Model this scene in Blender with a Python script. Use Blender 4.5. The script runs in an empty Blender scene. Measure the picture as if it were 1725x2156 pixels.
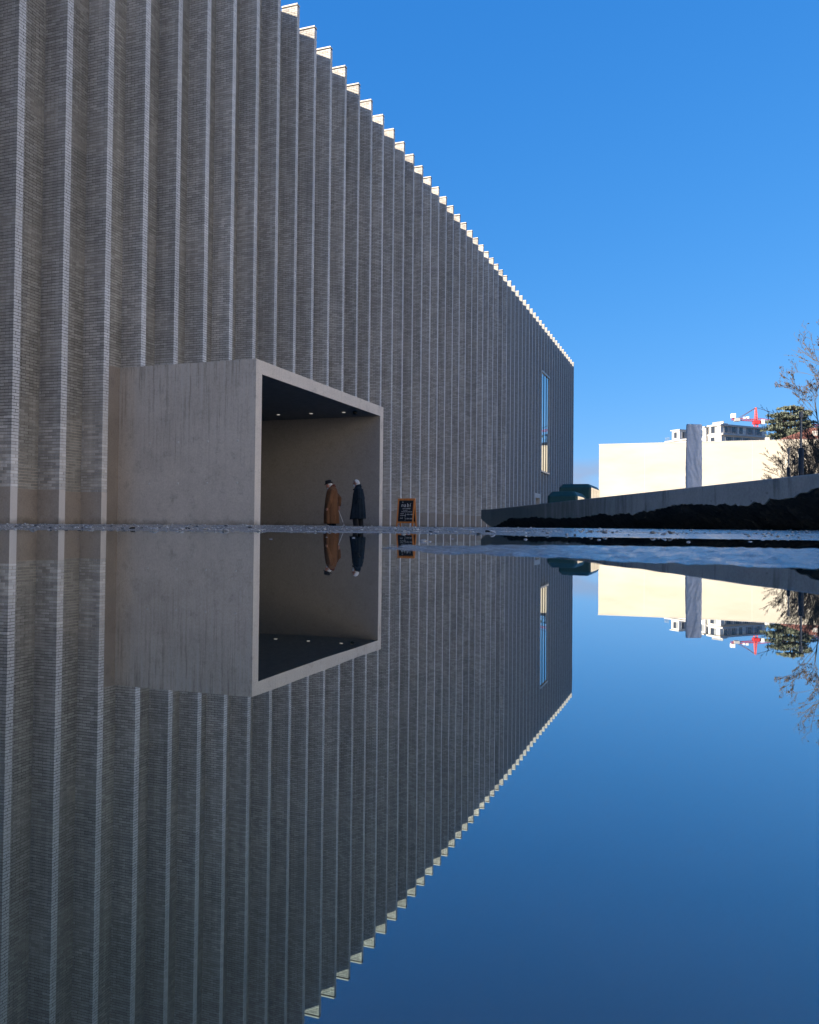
import bpy, bmesh, math, random
import numpy as np
from mathutils import Vector, Matrix, Euler
R = math.radians
SC = bpy.context.scene
COL = SC.collection
random.seed(7)
RNG = np.random.RandomState(11)

# ------------------------------------------------------------------ camera, sky, sun, exposure
CAM_H = 0.034
YAW, PITCH, ROLL = R(19.7), R(1.07), R(0.56)
cd = bpy.data.cameras.new('camera')
cam = bpy.data.objects.new('camera', cd); COL.objects.link(cam)
cd.sensor_fit = 'HORIZONTAL'; cd.sensor_width = 36; cd.lens = 36.06
cd.clip_start = 0.004; cd.clip_end = 5000
cd.dof.use_dof = True; cd.dof.focus_distance = 28; cd.dof.aperture_fstop = 15.3
CROT = Matrix.Rotation(YAW, 3, 'Z') @ Matrix.Rotation(R(90) + PITCH, 3, 'X') @ Matrix.Rotation(ROLL, 3, 'Z')
cam.location = (0, 0, CAM_H); cam.rotation_euler = CROT.to_euler()
SC.camera = cam

SUN_EL, SUN_AZ = R(19.5), R(225)      # sun stands to the south-west: behind the building and behind the camera
sun_dir = Vector((math.cos(SUN_AZ) * math.cos(SUN_EL), math.sin(SUN_AZ) * math.cos(SUN_EL), math.sin(SUN_EL)))
SKYT = (0.10, 0.43, 1.13)
world = bpy.data.worlds.new('World'); SC.world = world; world.use_nodes = True
wt = world.node_tree; wt.nodes.clear()
wo = wt.nodes.new('ShaderNodeOutputWorld'); wb = wt.nodes.new('ShaderNodeBackground')
sky = wt.nodes.new('ShaderNodeTexSky'); sky.sky_type = 'NISHITA'; sky.sun_disc = False
sky.sun_elevation = SUN_EL; sky.sun_rotation = math.pi / 2 - SUN_AZ
sky.air_density = 1.0; sky.dust_density = 0.15; sky.ozone_density = 1.6; sky.altitude = 400
hs = wt.nodes.new('ShaderNodeHueSaturation'); hs.inputs['Saturation'].default_value = 1.0
sp = wt.nodes.new('ShaderNodeSeparateColor'); gm_ = wt.nodes.new('ShaderNodeCombineColor'); wt.links.new(sky.outputs[0], sp.inputs[0])
for ci, pw_ in enumerate((1.05, 0.55, 0.35)):
    pn = wt.nodes.new('ShaderNodeMath'); pn.operation = 'POWER'; pn.inputs[1].default_value = pw_; wt.links.new(sp.outputs[ci], pn.inputs[0]); wt.links.new(pn.outputs[0], gm_.inputs[ci])
tn = wt.nodes.new('ShaderNodeMixRGB'); tn.blend_type = 'MULTIPLY'; tn.inputs[0].default_value = 1; tn.inputs[2].default_value = (*SKYT, 1)
wt.links.new(gm_.outputs[0], tn.inputs[1]); wt.links.new(tn.outputs[0], hs.inputs['Color'])
# a low bank of thin cloud near the horizon
tc = wt.nodes.new('ShaderNodeTexCoord'); mp = wt.nodes.new('ShaderNodeMapping'); mp.inputs['Scale'].default_value = (1, 1, 3.2)
nz = wt.nodes.new('ShaderNodeTexNoise'); nz.inputs['Scale'].default_value = 7.0; nz.inputs['Detail'].default_value = 5
sx = wt.nodes.new('ShaderNodeSeparateXYZ')
mr = wt.nodes.new('ShaderNodeMapRange'); mr.inputs[1].default_value = 0.062; mr.inputs[2].default_value = 0.086; mr.inputs[3].default_value = 1; mr.inputs[4].default_value = 0
nr = wt.nodes.new('ShaderNodeMapRange'); nr.inputs[1].default_value = 0.36; nr.inputs[2].default_value = 0.56
mm = wt.nodes.new('ShaderNodeMath'); mm.operation = 'MULTIPLY'
m2 = wt.nodes.new('ShaderNodeMath'); m2.operation = 'MULTIPLY'; m2.inputs[1].default_value = 0.95
mx = wt.nodes.new('ShaderNodeMixRGB'); mx.inputs[2].default_value = (0.82, 0.98, 1.38, 1)
L = wt.links.new
L(tc.outputs['Generated'], mp.inputs[0]); L(mp.outputs[0], nz.inputs[0]); L(tc.outputs['Generated'], sx.inputs[0])
L(sx.outputs[2], mr.inputs[0]); L(nz.outputs[0], nr.inputs[0]); L(mr.outputs[0], mm.inputs[0]); L(nr.outputs[0], mm.inputs[1])
L(mm.outputs[0], m2.inputs[0]); L(m2.outputs[0], mx.inputs[0]); L(hs.outputs[0], mx.inputs[1]); L(mx.outputs[0], wb.inputs[0]); L(wb.outputs[0], wo.inputs[0])
wb.inputs[1].default_value = 0.071
sl = bpy.data.lights.new('sun', 'SUN'); sl.energy = 2.15; sl.angle = R(0.5); sl.color = (1, 0.86, 0.68)
so = bpy.data.objects.new('sun', sl); COL.objects.link(so); so.rotation_euler = sun_dir.to_track_quat('Z', 'Y').to_euler()
so.location = (-60, -60, 80)
SC.view_settings.view_transform = 'Standard'; SC.view_settings.look = 'None'
SC.view_settings.exposure = 2.72; SC.view_settings.gamma = 1; SC.view_settings.use_curve_mapping = False

# ------------------------------------------------------------------ helpers
def ray(px, py):                       # pixel of the 1725 x 2156 view -> direction in the world
    v = Vector(((px - 862.5) / 1728, -(py - 1078) / 1728, -1))
    return CROT @ v
FW = Vector((-math.sin(YAW), math.cos(YAW), 0)); RT = Vector((math.cos(YAW), math.sin(YAW), 0))
def P(px, py, depth):                  # point at a real distance
    d = ray(px, py); k = depth / d.dot(FW)
    return Vector((0, 0, CAM_H)) + d * k
def link(o, parent=None):
    COL.objects.link(o)
    if parent is not None: o.parent = parent
    return o
def tag(o, label=None, cat=None, group=None, kind=None):
    if label: o['label'] = label
    if cat: o['category'] = cat
    if group: o['group'] = group
    if kind: o['kind'] = kind
    return o
def empty(name, loc=(0, 0, 0), rz=0, parent=None):
    o = bpy.data.objects.new(name, None); o.location = loc; o.rotation_euler = (0, 0, rz); o.empty_display_size = .2
    return link(o, parent)
class MB:
    def __init__(s): s.v = []; s.f = []; s.m = []
    def add(s, vs, fs, m=0):
        n = len(s.v); s.v += [tuple(v) for v in vs]; s.f += [tuple(i + n for i in f) for f in fs]; s.m += [m] * len(fs)
    def box(s, x0, x1, y0, y1, z0, z1, m=0, M=None):
        vs = [Vector(p) for p in ((x0,y0,z0),(x1,y0,z0),(x1,y1,z0),(x0,y1,z0),(x0,y0,z1),(x1,y0,z1),(x1,y1,z1),(x0,y1,z1))]
        if M is not None: vs = [M @ v for v in vs]
        s.add(vs, ((0,3,2,1),(4,5,6,7),(0,1,5,4),(1,2,6,5),(2,3,7,6),(3,0,4,7)), m)
    def tube(s, pts, rad, n=6, m=0, ry=1.0, cap=True):
        pts = [Vector(p) for p in pts]
        if not hasattr(rad, '__len__'): rad = [rad] * len(pts)
        vs = []; up = None
        for i, p in enumerate(pts):
            t = (pts[min(i+1, len(pts)-1)] - pts[max(i-1, 0)]).normalized()
            if up is None: up = Vector((0,0,1)) if abs(t.z) < .9 else Vector((1,0,0))
            a = t.cross(up).normalized(); b = a.cross(t).normalized(); up = b
            for k in range(n):
                q = 2 * math.pi * k / n; vs.append(p + rad[i] * (a * math.cos(q) + b * math.sin(q) * ry))
        fs = []
        for i in range(len(pts) - 1):
            for k in range(n):
                fs.append((i*n+k, i*n+(k+1)%n, (i+1)*n+(k+1)%n, (i+1)*n+k))
        if cap: fs += [tuple(range(n))[::-1], tuple(range((len(pts)-1)*n, len(pts)*n))]
        s.add(vs, fs, m)
    def rings(s, rings, m=0, cap=True):
        n = len(rings[0]); vs = [p for r in rings for p in r]; fs = []
        for i in range(len(rings)-1):
            for k in range(n): fs.append((i*n+k, i*n+(k+1)%n, (i+1)*n+(k+1)%n, (i+1)*n+k))
        if cap: fs += [tuple(range(n))[::-1], tuple(range((len(rings)-1)*n, len(rings)*n))]
        s.add(vs, fs, m)
    def ell(s, c, r, n=16, k=10, m=0, M=None):
        rs = []
        for i in range(1, k):
            a = math.pi * i / k; ring = []
            for j in range(n):
                b = 2*math.pi*j/n
                p = Vector((r[0]*math.sin(a)*math.cos(b), r[1]*math.sin(a)*math.sin(b), -r[2]*math.cos(a)))
                if M is not None: p = M @ p
                ring.append(p + Vector(c))
            rs.append(ring)
        s.rings(rs, m)
    def mesh(s, name, mats=(), smooth=False):
        me = bpy.data.meshes.new(name); me.from_pydata(s.v, [], s.f)
        for mt in mats: me.materials.append(mt)
        if any(s.m): me.polygons.foreach_set('material_index', s.m)
        if smooth: me.polygons.foreach_set('use_smooth', [True] * len(me.polygons))
        me.update(); return me
    def build(s, name, mats, parent=None, smooth=False, fix=True):
        if not isinstance(mats, (list, tuple)): mats = [mats]
        me = s.mesh(name, mats, smooth)
        if fix:
            bm = bmesh.new(); bm.from_mesh(me); bmesh.ops.recalc_face_normals(bm, faces=bm.faces); bm.to_mesh(me); bm.free()
        return link(bpy.data.objects.new(name, me), parent)
def bevel(o, w=.01, seg=2):
    b = o.modifiers.new('bevel', 'BEVEL'); b.width = w; b.segments = seg; b.limit_method = 'ANGLE'; return o
def grid_mesh(name, X, Y, Z, mat, smooth=True):
    nv, nu = X.shape
    co = np.stack([X, Y, Z], -1).reshape(-1, 3).astype(np.float32)
    i = np.arange(nv*nu).reshape(nv, nu)
    q = np.stack([i[:-1,:-1], i[:-1,1:], i[1:,1:], i[1:,:-1]], -1).reshape(-1, 4)
    return np_mesh(name, co, q, mat, smooth)
def np_mesh(name, co, q, mat, smooth=False, tone=None):
    me = bpy.data.meshes.new(name)
    me.vertices.add(len(co)); me.vertices.foreach_set('co', np.asarray(co, np.float32).ravel())
    k = q.shape[1]
    me.loops.add(q.size); me.loops.foreach_set('vertex_index', q.ravel().astype(np.int32))
    me.polygons.add(len(q)); me.polygons.foreach_set('loop_start', np.arange(0, q.size, k, dtype=np.int32))
    me.polygons.foreach_set('use_smooth', np.full(len(q), smooth))
    if tone is not None:
        at = me.attributes.new('tone', 'FLOAT', 'FACE'); at.data.foreach_set('value', tone.astype(np.float32))
    me.update(calc_edges=True); me.validate()
    if mat: me.materials.append(mat)
    return me
def hash2(i, j, s):
    n = (i.astype(np.int64) * 374761393 + j.astype(np.int64) * 668265263 + s * 1442695041) & 0xffffffff
    n = ((n ^ (n >> 13)) * 1274126177) & 0xffffffff
    return ((n ^ (n >> 16)) & 0xffff) / 65535.0
def vnoise(x, y, s=0):
    i = np.floor(x); j = np.floor(y); fx = x - i; fy = y - j
    fx = fx*fx*(3-2*fx); fy = fy*fy*(3-2*fy)
    a = hash2(i, j, s); b = hash2(i+1, j, s); c = hash2(i, j+1, s); d = hash2(i+1, j+1, s)
    return (a*(1-fx)+b*fx)*(1-fy) + (c*(1-fx)+d*fx)*fy
def fbm(x, y, s=0, o=4):
    t = 0; a = .5; n = 0
    for k in range(o):
        t = t + a*vnoise(x, y, s+k*17); n += a; a *= .5; x = x*2.03+5.1; y = y*2.03+3.7
    return t / n

# ------------------------------------------------------------------ materials
class NT:
    def __init__(s, name):
        s.m = bpy.data.materials.new(name); s.m.use_nodes = True; s.t = s.m.node_tree
        s.b = s.t.nodes['Principled BSDF']; s.out = s.t.nodes['Material Output']
        g = s.t.nodes.new('ShaderNodeNewGeometry'); s.pos = g.outputs['Position']
    def n(s, ty, **k):
        x = s.t.nodes.new('ShaderNode' + ty)
        for a, v in k.items(): setattr(x, a, v)
        return x
    def L(s, a, b): s.t.links.new(a, b)
    def noise(s, scale, vec=None, detail=4, rough=.55, sc=(1,1,1)):
        v = vec or s.pos
        if sc != (1,1,1):
            mp = s.n('Mapping'); mp.inputs['Scale'].default_value = sc; s.L(v, mp.inputs[0]); v = mp.outputs[0]
        x = s.n('TexNoise'); x.inputs['Scale'].default_value = scale; x.inputs['Detail'].default_value = detail; x.inputs['Roughness'].default_value = rough
        s.L(v, x.inputs['Vector']); return x.outputs[0]
    def ramp(s, f, a, b, lo=0.0, hi=1.0):
        x = s.n('MapRange'); s.L(f, x.inputs[0]); x.inputs[1].default_value = a; x.inputs[2].default_value = b
        x.inputs[3].default_value = lo; x.inputs[4].default_value = hi; return x.outputs[0]
    def math(s, op, a, b):
        x = s.n('Math', operation=op)
        for i, v in enumerate((a, b)):
            if isinstance(v, (int, float)): x.inputs[i].default_value = v
            else: s.L(v, x.inputs[i])
        return x.outputs[0]
    def mix(s, f, a, b, mode='MIX'):
        x = s.n('MixRGB', blend_type=mode)
        for i, v in enumerate((f, a, b)):
            if isinstance(v, (int, float)): x.inputs[i].default_value = v if i == 0 else (v, v, v, 1)
            elif isinstance(v, tuple): x.inputs[i].default_value = (*v, 1)
            else: s.L(v, x.inputs[i])
        return x.outputs[0]
    def bump(s, h, st=.3, d=.01):
        x = s.n('Bump'); x.inputs['Strength'].default_value = st; x.inputs['Distance'].default_value = d
        s.L(h, x.inputs['Height']); s.L(x.outputs[0], s.b.inputs['Normal'])
    def col(s, c):
        if isinstance(c, tuple): s.b.inputs['Base Color'].default_value = (*c, 1)
        else: s.L(c, s.b.inputs['Base Color'])
    def set(s, rough=.8, spec=.3, metal=0.0, **k):
        if isinstance(rough, (int, float)): s.b.inputs['Roughness'].default_value = rough
        else: s.L(rough, s.b.inputs['Roughness'])
        s.b.inputs['Specular IOR Level'].default_value = spec; s.b.inputs['Metallic'].default_value = metal
        for a, v in k.items(): s.b.inputs[a.replace('_', ' ')].default_value = v
        return s.m
def flat(name, c, rough=.7, spec=.3, metal=0.0, vary=.15, scale=6, **k):
    n = NT(name); f = n.noise(scale)
    n.col(n.mix(n.ramp(f, .3, .7), tuple(x*(1-vary) for x in c), tuple(min(1, x*(1+vary)) for x in c)))
    return n.set(rough, spec, metal, **k)

def brick_mat(name, single, back=False):
    n = NT(name)
    if single:
        oi = n.n('ObjectInfo'); tone = oi.outputs['Random']
    else:
        a = n.n('Attribute', attribute_name='tone'); oi = n.n('ObjectInfo')
        w = n.n('TexWhiteNoise', noise_dimensions='2D'); cx = n.n('CombineXYZ'); n.L(a.outputs['Fac'], cx.inputs[0]); n.L(oi.outputs['Random'], cx.inputs[1])
        n.L(cx.outputs[0], w.inputs['Vector']); tone = w.outputs['Value']
    c = n.mix(tone, (.37, .35, .325), (.58, .555, .52))
    c = n.mix(n.ramp(tone, .93, 1.0, 0, .6), c, (.58, .55, .51))
    c = n.mix(1.0, c, n.mix(oi.outputs['Random'], .80, 1.14), 'MULTIPLY')
    big = n.noise(.35, detail=3)
    c = n.mix(n.ramp(big, .35, .7, 0, .45), c, (.32, .315, .30))
    sk = n.noise(3.2, sc=(1, 1, .07), detail=5, rough=.7)
    c = n.mix(1.0, c, n.mix(n.ramp(sk, .38, .66), .84, 1.14), 'MULTIPLY')
    g = n.noise(45, detail=5)
    c = n.mix(.5, c, n.mix(n.ramp(g, .3, .7), .6, 1.35), 'MULTIPLY')
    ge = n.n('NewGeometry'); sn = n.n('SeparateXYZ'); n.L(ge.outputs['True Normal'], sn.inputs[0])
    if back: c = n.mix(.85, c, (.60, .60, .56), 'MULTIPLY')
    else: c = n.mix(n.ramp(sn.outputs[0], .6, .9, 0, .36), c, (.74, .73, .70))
    n.col(c); n.bump(g, .35, .004)
    return n.set(.88, .2)
M_BBRICK = None
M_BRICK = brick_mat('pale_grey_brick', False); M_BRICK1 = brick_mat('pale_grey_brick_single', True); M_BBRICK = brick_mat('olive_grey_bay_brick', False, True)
def mortar_mat():
    n = NT('mortar')
    f = n.noise(.55, detail=5, sc=(.5, .5, 1.3)); g = n.noise(30)
    c = n.mix(n.ramp(f, .50, .68), (.045, .040, .036), (.30, .27, .235))
    s = n.n('SeparateXYZ'); n.L(n.pos, s.inputs[0])
    low = n.math('ADD', n.ramp(s.outputs[2], 4.5, 1.5), n.ramp(n.noise(.6), .3, .7, -.6, .6))
    c = n.mix(n.ramp(low, .3, .9, 0, 1), c, (.46, .41, .345))
    n.col(n.mix(.4, c, n.mix(g, .7, 1.3), 'MULTIPLY')); n.bump(g, .4, .004)
    return n.set(.95, .1)
M_MORTAR = mortar_mat()
def far_brick_mat():
    n = NT('distant_brick')
    s = n.n('SeparateXYZ'); n.L(n.pos, s.inputs[0])
    rnd = n.noise(5.0, sc=(.8, .8, 2.2), detail=6, rough=.7)
    c = n.mix(n.ramp(rnd, .35, .65), (.29, .285, .275), (.43, .425, .41))
    fl = n.math('FRACT', n.math('DIVIDE', s.outputs[2], .08), 0)
    j = n.math('GREATER_THAN', fl, .80)
    c = n.mix(n.math('MULTIPLY', j, .6), c, (.13, .115, .095))
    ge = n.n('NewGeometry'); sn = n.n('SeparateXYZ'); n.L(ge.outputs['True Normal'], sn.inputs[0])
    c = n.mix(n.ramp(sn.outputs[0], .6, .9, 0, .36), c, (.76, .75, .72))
    n.col(c); return n.set(.9, .2)
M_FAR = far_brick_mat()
def concrete_mat(name, base, streak=0.0, blot=.35, top=4.8, dark=.55, front=0):
    n = NT(name); s = n.n('SeparateXYZ'); n.L(n.pos, s.inputs[0])
    f = n.noise(.9, detail=6, rough=.65); g = n.noise(22, detail=5, rough=.7); h = n.noise(140, detail=2)
    c = n.mix(n.ramp(f, .38, .72, 0, blot), base, tuple(x*dark for x in base))
    c = n.mix(n.ramp(n.noise(2.6, detail=8, rough=.78), .54, .68, 0, .36), c, (.15, .132, .108))
    c = n.mix(.55, c, n.mix(n.ramp(g, .3, .7), .72, 1.22), 'MULTIPLY')
    if streak:
        st = n.noise(13, sc=(1, 1, .035), detail=5, rough=.8)
        fade = n.ramp(n.math('ADD', s.outputs[2], n.ramp(n.noise(2.2, sc=(1, 1, .1)), .2, .8, -1.4, 1.4)), top-3.4, top-.3, .1, 1)
        light = n.math('MULTIPLY', n.math('MULTIPLY', n.ramp(st, .52, .60), fade), streak)
        drk = n.math('MULTIPLY', n.math('MULTIPLY', n.ramp(st, .47, .38), fade), streak*.8)
        c = n.mix(light, c, (.52, .49, .45)); c = n.mix(drk, c, (.22, .195, .17))
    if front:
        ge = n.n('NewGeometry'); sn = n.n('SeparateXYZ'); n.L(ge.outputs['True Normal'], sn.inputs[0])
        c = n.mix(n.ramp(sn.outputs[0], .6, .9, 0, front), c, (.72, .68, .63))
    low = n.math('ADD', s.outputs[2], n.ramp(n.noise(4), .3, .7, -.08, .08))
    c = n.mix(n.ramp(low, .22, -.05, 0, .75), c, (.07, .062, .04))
    n.col(c)
    n.bump(n.math('ADD', g, n.math('MULTIPLY', h, .4)), .25, .006)
    return n.set(n.ramp(f, .3, .7, .75, .9), .25)
M_CONC = concrete_mat('portal_concrete', (.55, .49, .425), .8, blot=.42)
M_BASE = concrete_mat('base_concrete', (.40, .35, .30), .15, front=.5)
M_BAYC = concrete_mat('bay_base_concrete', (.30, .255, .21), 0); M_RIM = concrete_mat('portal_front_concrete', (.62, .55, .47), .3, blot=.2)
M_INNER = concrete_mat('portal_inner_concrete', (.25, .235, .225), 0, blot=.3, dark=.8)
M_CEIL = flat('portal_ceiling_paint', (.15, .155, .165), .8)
M_COPING = flat('pale_coping_metal', (.50, .48, .44), .5, .4)
M_ROOF = flat('roof_gravel', (.28, .26, .24), .9)
M_DARK = flat('dark_interior', (.012, .012, .013), .6)

def water_mat():
    n = NT('still_water'); t = n.t
    lw = n.n('LayerWeight'); lw.inputs[0].default_value = .5
    fac = n.math('POWER', lw.outputs['Facing'], 2.2)
    gl = n.n('BsdfGlossy'); gl.inputs['Roughness'].default_value = 0.0
    n.L(n.mix(n.ramp(lw.outputs['Facing'], .45, .88), (.66, .95, 1.0), (.96, .99, 1)), gl.inputs['Color'])
    rp = n.n('Bump'); rp.inputs['Strength'].default_value = .035; rp.inputs['Distance'].default_value = .002
    n.L(n.noise(9, detail=2), rp.inputs['Height']); n.L(rp.outputs[0], gl.inputs['Normal'])
    df = n.n('BsdfDiffuse'); n.L(n.mix(n.ramp(n.noise(26, detail=5), .3, .7), (.050, .046, .032), (.082, .068, .050)), df.inputs['Color'])
    mx_ = n.n('MixShader'); n.L(fac, mx_.inputs[0]); n.L(df.outputs[0], mx_.inputs[1]); n.L(gl.outputs[0], mx_.inputs[2])
    n.L(mx_.outputs[0], n.out.inputs[0]); t.nodes.remove(n.b)
    return n.m
M_WATER = water_mat()
def asphalt_mat():
    n = NT('wet_asphalt')
    v = n.n('TexVoronoi'); v.inputs['Scale'].default_value = 90; n.L(n.pos, v.inputs['Vector'])
    g = n.noise(160, detail=3); f = n.noise(.8, detail=4)
    c = n.mix(v.outputs['Color'], (.13, .13, .125), (.28, .27, .25))
    n.col(n.mix(.5, c, n.mix(n.ramp(g, .3, .7), .6, 1.4), 'MULTIPLY'))
    n.bump(n.math('ADD', v.outputs['Distance'], g), .5, .005)
    n.L(n.ramp(f, .35, .65, .10, .30), n.b.inputs['Roughness']); n.b.inputs['Specular IOR Level'].default_value = .6
    return n.m
M_ASPH = asphalt_mat()

# ------------------------------------------------------------------ ground and puddle
def ground_h(x, y):
    u = x*RT.x + y*RT.y; v = x*FW.x + y*FW.y
    r = np.sqrt(x*x + y*y)
    s = r + (fbm(x*.9, y*.9, 3)-.5)*1.3 + (fbm(x*3.1, y*3.1, 5)-.5)*.35
    def sm(a, b, t): t = np.clip((t-a)/(b-a), 0, 1); return t*t*(3-2*t)
    lft = sm(-1.5, -6, u)
    # basin -> wet shore -> gentle crest -> falls away to the building
    z = -.012 + .0155*sm(4.1, 5.2, s)
    crest = .044 - .020*lft
    z = z + (crest-.004)*sm(5.5, 12.5, s)
    far = -.15*sm(17, 24, y)*sm(-16.4, -12, x) - .012
    z = z + (far - crest)*sm(13, 22, s)
    # shallow wet bar close to the lens and thin bars of water to the right
    ang = u/np.maximum(v, .05)
    c1 = 1.40 - .30*sm(-.2, .5, ang); wd = .30 + .12*sm(0, .4, ang)
    bar = np.exp(-((v-c1 + (fbm(x*2.2, y*2.2, 9)-.5)*.30 + (fbm(x*11, y*11, 14)-.5)*.16)/wd)**4) * sm(-.28, .04, ang) * (v > 0)
    z = z + bar*(.0135 + .0022*sm(0, .4, ang))
    right = sm(.02, .2, ang)*np.exp(-((v-3.6)/1.9)**4)
    z = z + right*(.0095 + .012*(fbm(x*.5+3, y*2.4, 21, 3)-.5))
    dist = np.maximum(r, .2)
    amp = np.clip(1.2/dist, 0.25, 1)
    z = z + (fbm(x*34, y*34, 31, 3)-.5)*.0062*np.clip(2.0/dist, .0, 1) + (fbm(x*95, y*95, 41, 2)-.5)*.0028*np.clip(1.5/dist-.15, 0, 1)
    z = z + (fbm(x*4, y*4, 51, 3)-.5)*.004 + (fbm(x*.7, y*.7, 57, 3)-.5)*.012*sm(4.5, 10, r)
    return z
def lines(segs):
    out = []
    for a, b, n, p in segs:
        t = np.linspace(0, 1, n, endpoint=False)**p; out.append(a + (b-a)*t)
    return np.concatenate(out)
vv = np.concatenate([lines([(-900, -40, 8, 1), (-40, -4, 24, 1), (-4, .6, 60, 1), (.6, 2.3, 240, 1), (2.3, 6.5, 200, 1.2), (6.5, 26, 150, 1.3), (26, 120, 30, 1)]), [120, 400, 1500]])
up_ = np.concatenate([lines([(0, 1.4, 170, 1), (1.4, 6, 110, 1.3), (6, 30, 60, 1.2), (30, 140, 16, 1)]), [140, 500, 1500]])
uu = np.concatenate([-up_[:0:-1], up_])
U, V = np.meshgrid(uu, vv)
X = U*RT.x + V*FW.x; Y = U*RT.y + V*FW.y
Z = ground_h(X, Y)
gm = grid_mesh('ground', X, Y, Z, M_ASPH)
tag(link(bpy.data.objects.new('ground', gm)), kind='structure')
th = np.linspace(0, 2*math.pi, 65)[:-1]
w = MB(); rings_ = []
for r in (.01, 1, 3, 6, 7.6): rings_.append([(r*math.cos(t), r*math.sin(t), 0) for t in th])
w.rings(rings_, cap=False)
w.add([(.01*math.cos(t), .01*math.sin(t), 0) for t in th], [tuple(range(64))])
wo_ = w.build('puddle_water', M_WATER, fix=False); tag(wo_, kind='structure')
def gz(x, y): return float(ground_h(np.array([x]), np.array([y]))[0])

# ------------------------------------------------------------------ the museum building
XB, XF = -16.73, -16.0                # back plane of the bays, front of the fins
S0, PIT, FT = 15.85, 1.6175, 0.22     # far edge of fin 0, spacing, fin thickness
TOP, Z0 = 21.86, 0.94                 # fin top, top of the concrete base
CH, JT = 0.08, 0.014                  # brick course
PY0, PY1, PX, PZ = 20.44, 30.32, -12.0, 4.80
NB = 57
museum = empty('brick_museum', (-16.7, 40, 0))
tag(museum, 'long grey brick museum with tall vertical fins and a concrete entrance portal', 'building')
OFF = Vector(museum.location)
def part(o, parent=museum):
    o.parent = parent; return o
def sub(o, parent):
    o.parent = parent; return o
# all museum geometry is written in world coordinates; the parent Empty carries an inverse offset
def wparent(o, p):
    o.parent = p; o.matrix_parent_inverse = Matrix.Translation(-OFF) if p is museum else o.matrix_parent_inverse
def bricks_np(boxes, name, mat):
    B = np.array(boxes, np.float32)
    n = len(B)
    j = RNG.uniform(-.0022, .0022, (n, 2))
    idx = np.array([(0,2,4),(1,2,4),(1,3,4),(0,3,4),(0,2,5),(1,2,5),(1,3,5),(0,3,5)])
    co = B[:, idx.reshape(-1)].reshape(n, 8, 3)
    q = np.array([(0,3,2,1),(4,5,6,7),(0,1,5,4),(1,2,6,5),(2,3,7,6),(3,0,4,7)])
    F = (np.arange(n)[:, None, None]*8 + q[None]).reshape(-1, 4)
    tone = np.repeat(RNG.uniform(0, 50, n), 6)
    return np_mesh(name, co.reshape(-1, 3), F, mat, False, tone)
D = XF - XB                           # 0.73 fin depth
def fin_boxes(c0, c1):                # local: x 0..D outwards, y -FT..0, z
    out = []
    for c in range(c0, c1):
        z0 = Z0 + c*CH + JT*.5; z1 = z0 + CH - JT
        if z1 > TOP-.06: break
        k = c % 2; e = lambda: random.uniform(-.0025, .0025)
        if k == 0:
            out.append((D-.12, D+e(), -FT+e(), 0+e(), z0, z1)); x = D-.12-JT
        else:
            m = random.choice((-.11, -.075, -.145))
            out.append((D-.25, D+e(), -FT+e(), m-JT*.5, z0, z1)); out.append((D-.25, D+e(), m+JT*.5, e(), z0, z1)); x = D-.25-JT
        while x > .03:
            a = max(x-.25, 0); out.append((a, x, -FT+e(), e(), z0, z1)); x = a-JT
    return out
def bay_boxes(c0, c1):
    out = []; W = PIT-FT
    for c in range(c0, c1):
        z0 = Z0 + c*CH + JT*.5; z1 = z0 + CH - JT
        if z1 > TOP-.5: break
        y = FT*0 - (.13 if c % 2 else 0) - random.uniform(0, .01)
        while y < W:
            a = max(y, 0); b = min(y+.25, W)
            if b-a > .02: out.append((-.05, .004+random.uniform(-.002, .003), a, b, z0, z1))
            y += .25+JT
    return out
SKIP = 24
CP = int(round((PZ-Z0)/CH)) + 0       # first course above the portal
fin_me = {'full': [bricks_np(fin_boxes(0, 400), 'brickwork', M_BRICK) for _ in range(3)],
          'skip': [bricks_np(fin_boxes(SKIP, 400), 'brickwork', M_BRICK) for _ in range(2)],
          'top': [bricks_np(fin_boxes(CP, 400), 'brickwork', M_BRICK) for _ in range(2)]}
bay_me = {'full': [bricks_np(bay_boxes(0, 400), 'brickwork', M_BBRICK) for _ in range(2)], 'top': [bricks_np(bay_boxes(CP, 400), 'brickwork', M_BBRICK)]}
def box_me(name, b, mat):
    w = MB(); w.box(*b); return w.mesh(name, [mat])
i_ = .006
core = {}
for key, z in (('full', Z0), ('top', PZ)):
    core[key] = box_me('fin_core', (0, D-i_, -FT+i_, -i_, z, TOP-.06), M_MORTAR)
far_me = {'full': box_me('fin_far', (0, D, -FT, 0, Z0, TOP-.06), M_FAR),
          'low': box_me('fin_low', (0, D, -FT, 0, Z0, 5.97), M_FAR), 'up': box_me('fin_up', (0, D, -FT, 0, 16.70, TOP-.06), M_FAR),
          'door': box_me('fin_door', (0, D, -FT, 0, 3.66, TOP-.06), M_FAR)}
base_me = box_me('concrete_base', (0, D+.002, -FT-.002, .002, -.4, Z0-.002), M_BASE)
cope_me = box_me('coping', (0, D+.006, -FT-.006, .006, TOP-.06, TOP), M_COPING)
def mo(name, me, loc, parent):
    o = bpy.data.objects.new(name, me); o.location = loc; COL.objects.link(o); o.parent = parent
    return o
FAR_FROM = 34
fins = {}
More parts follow.
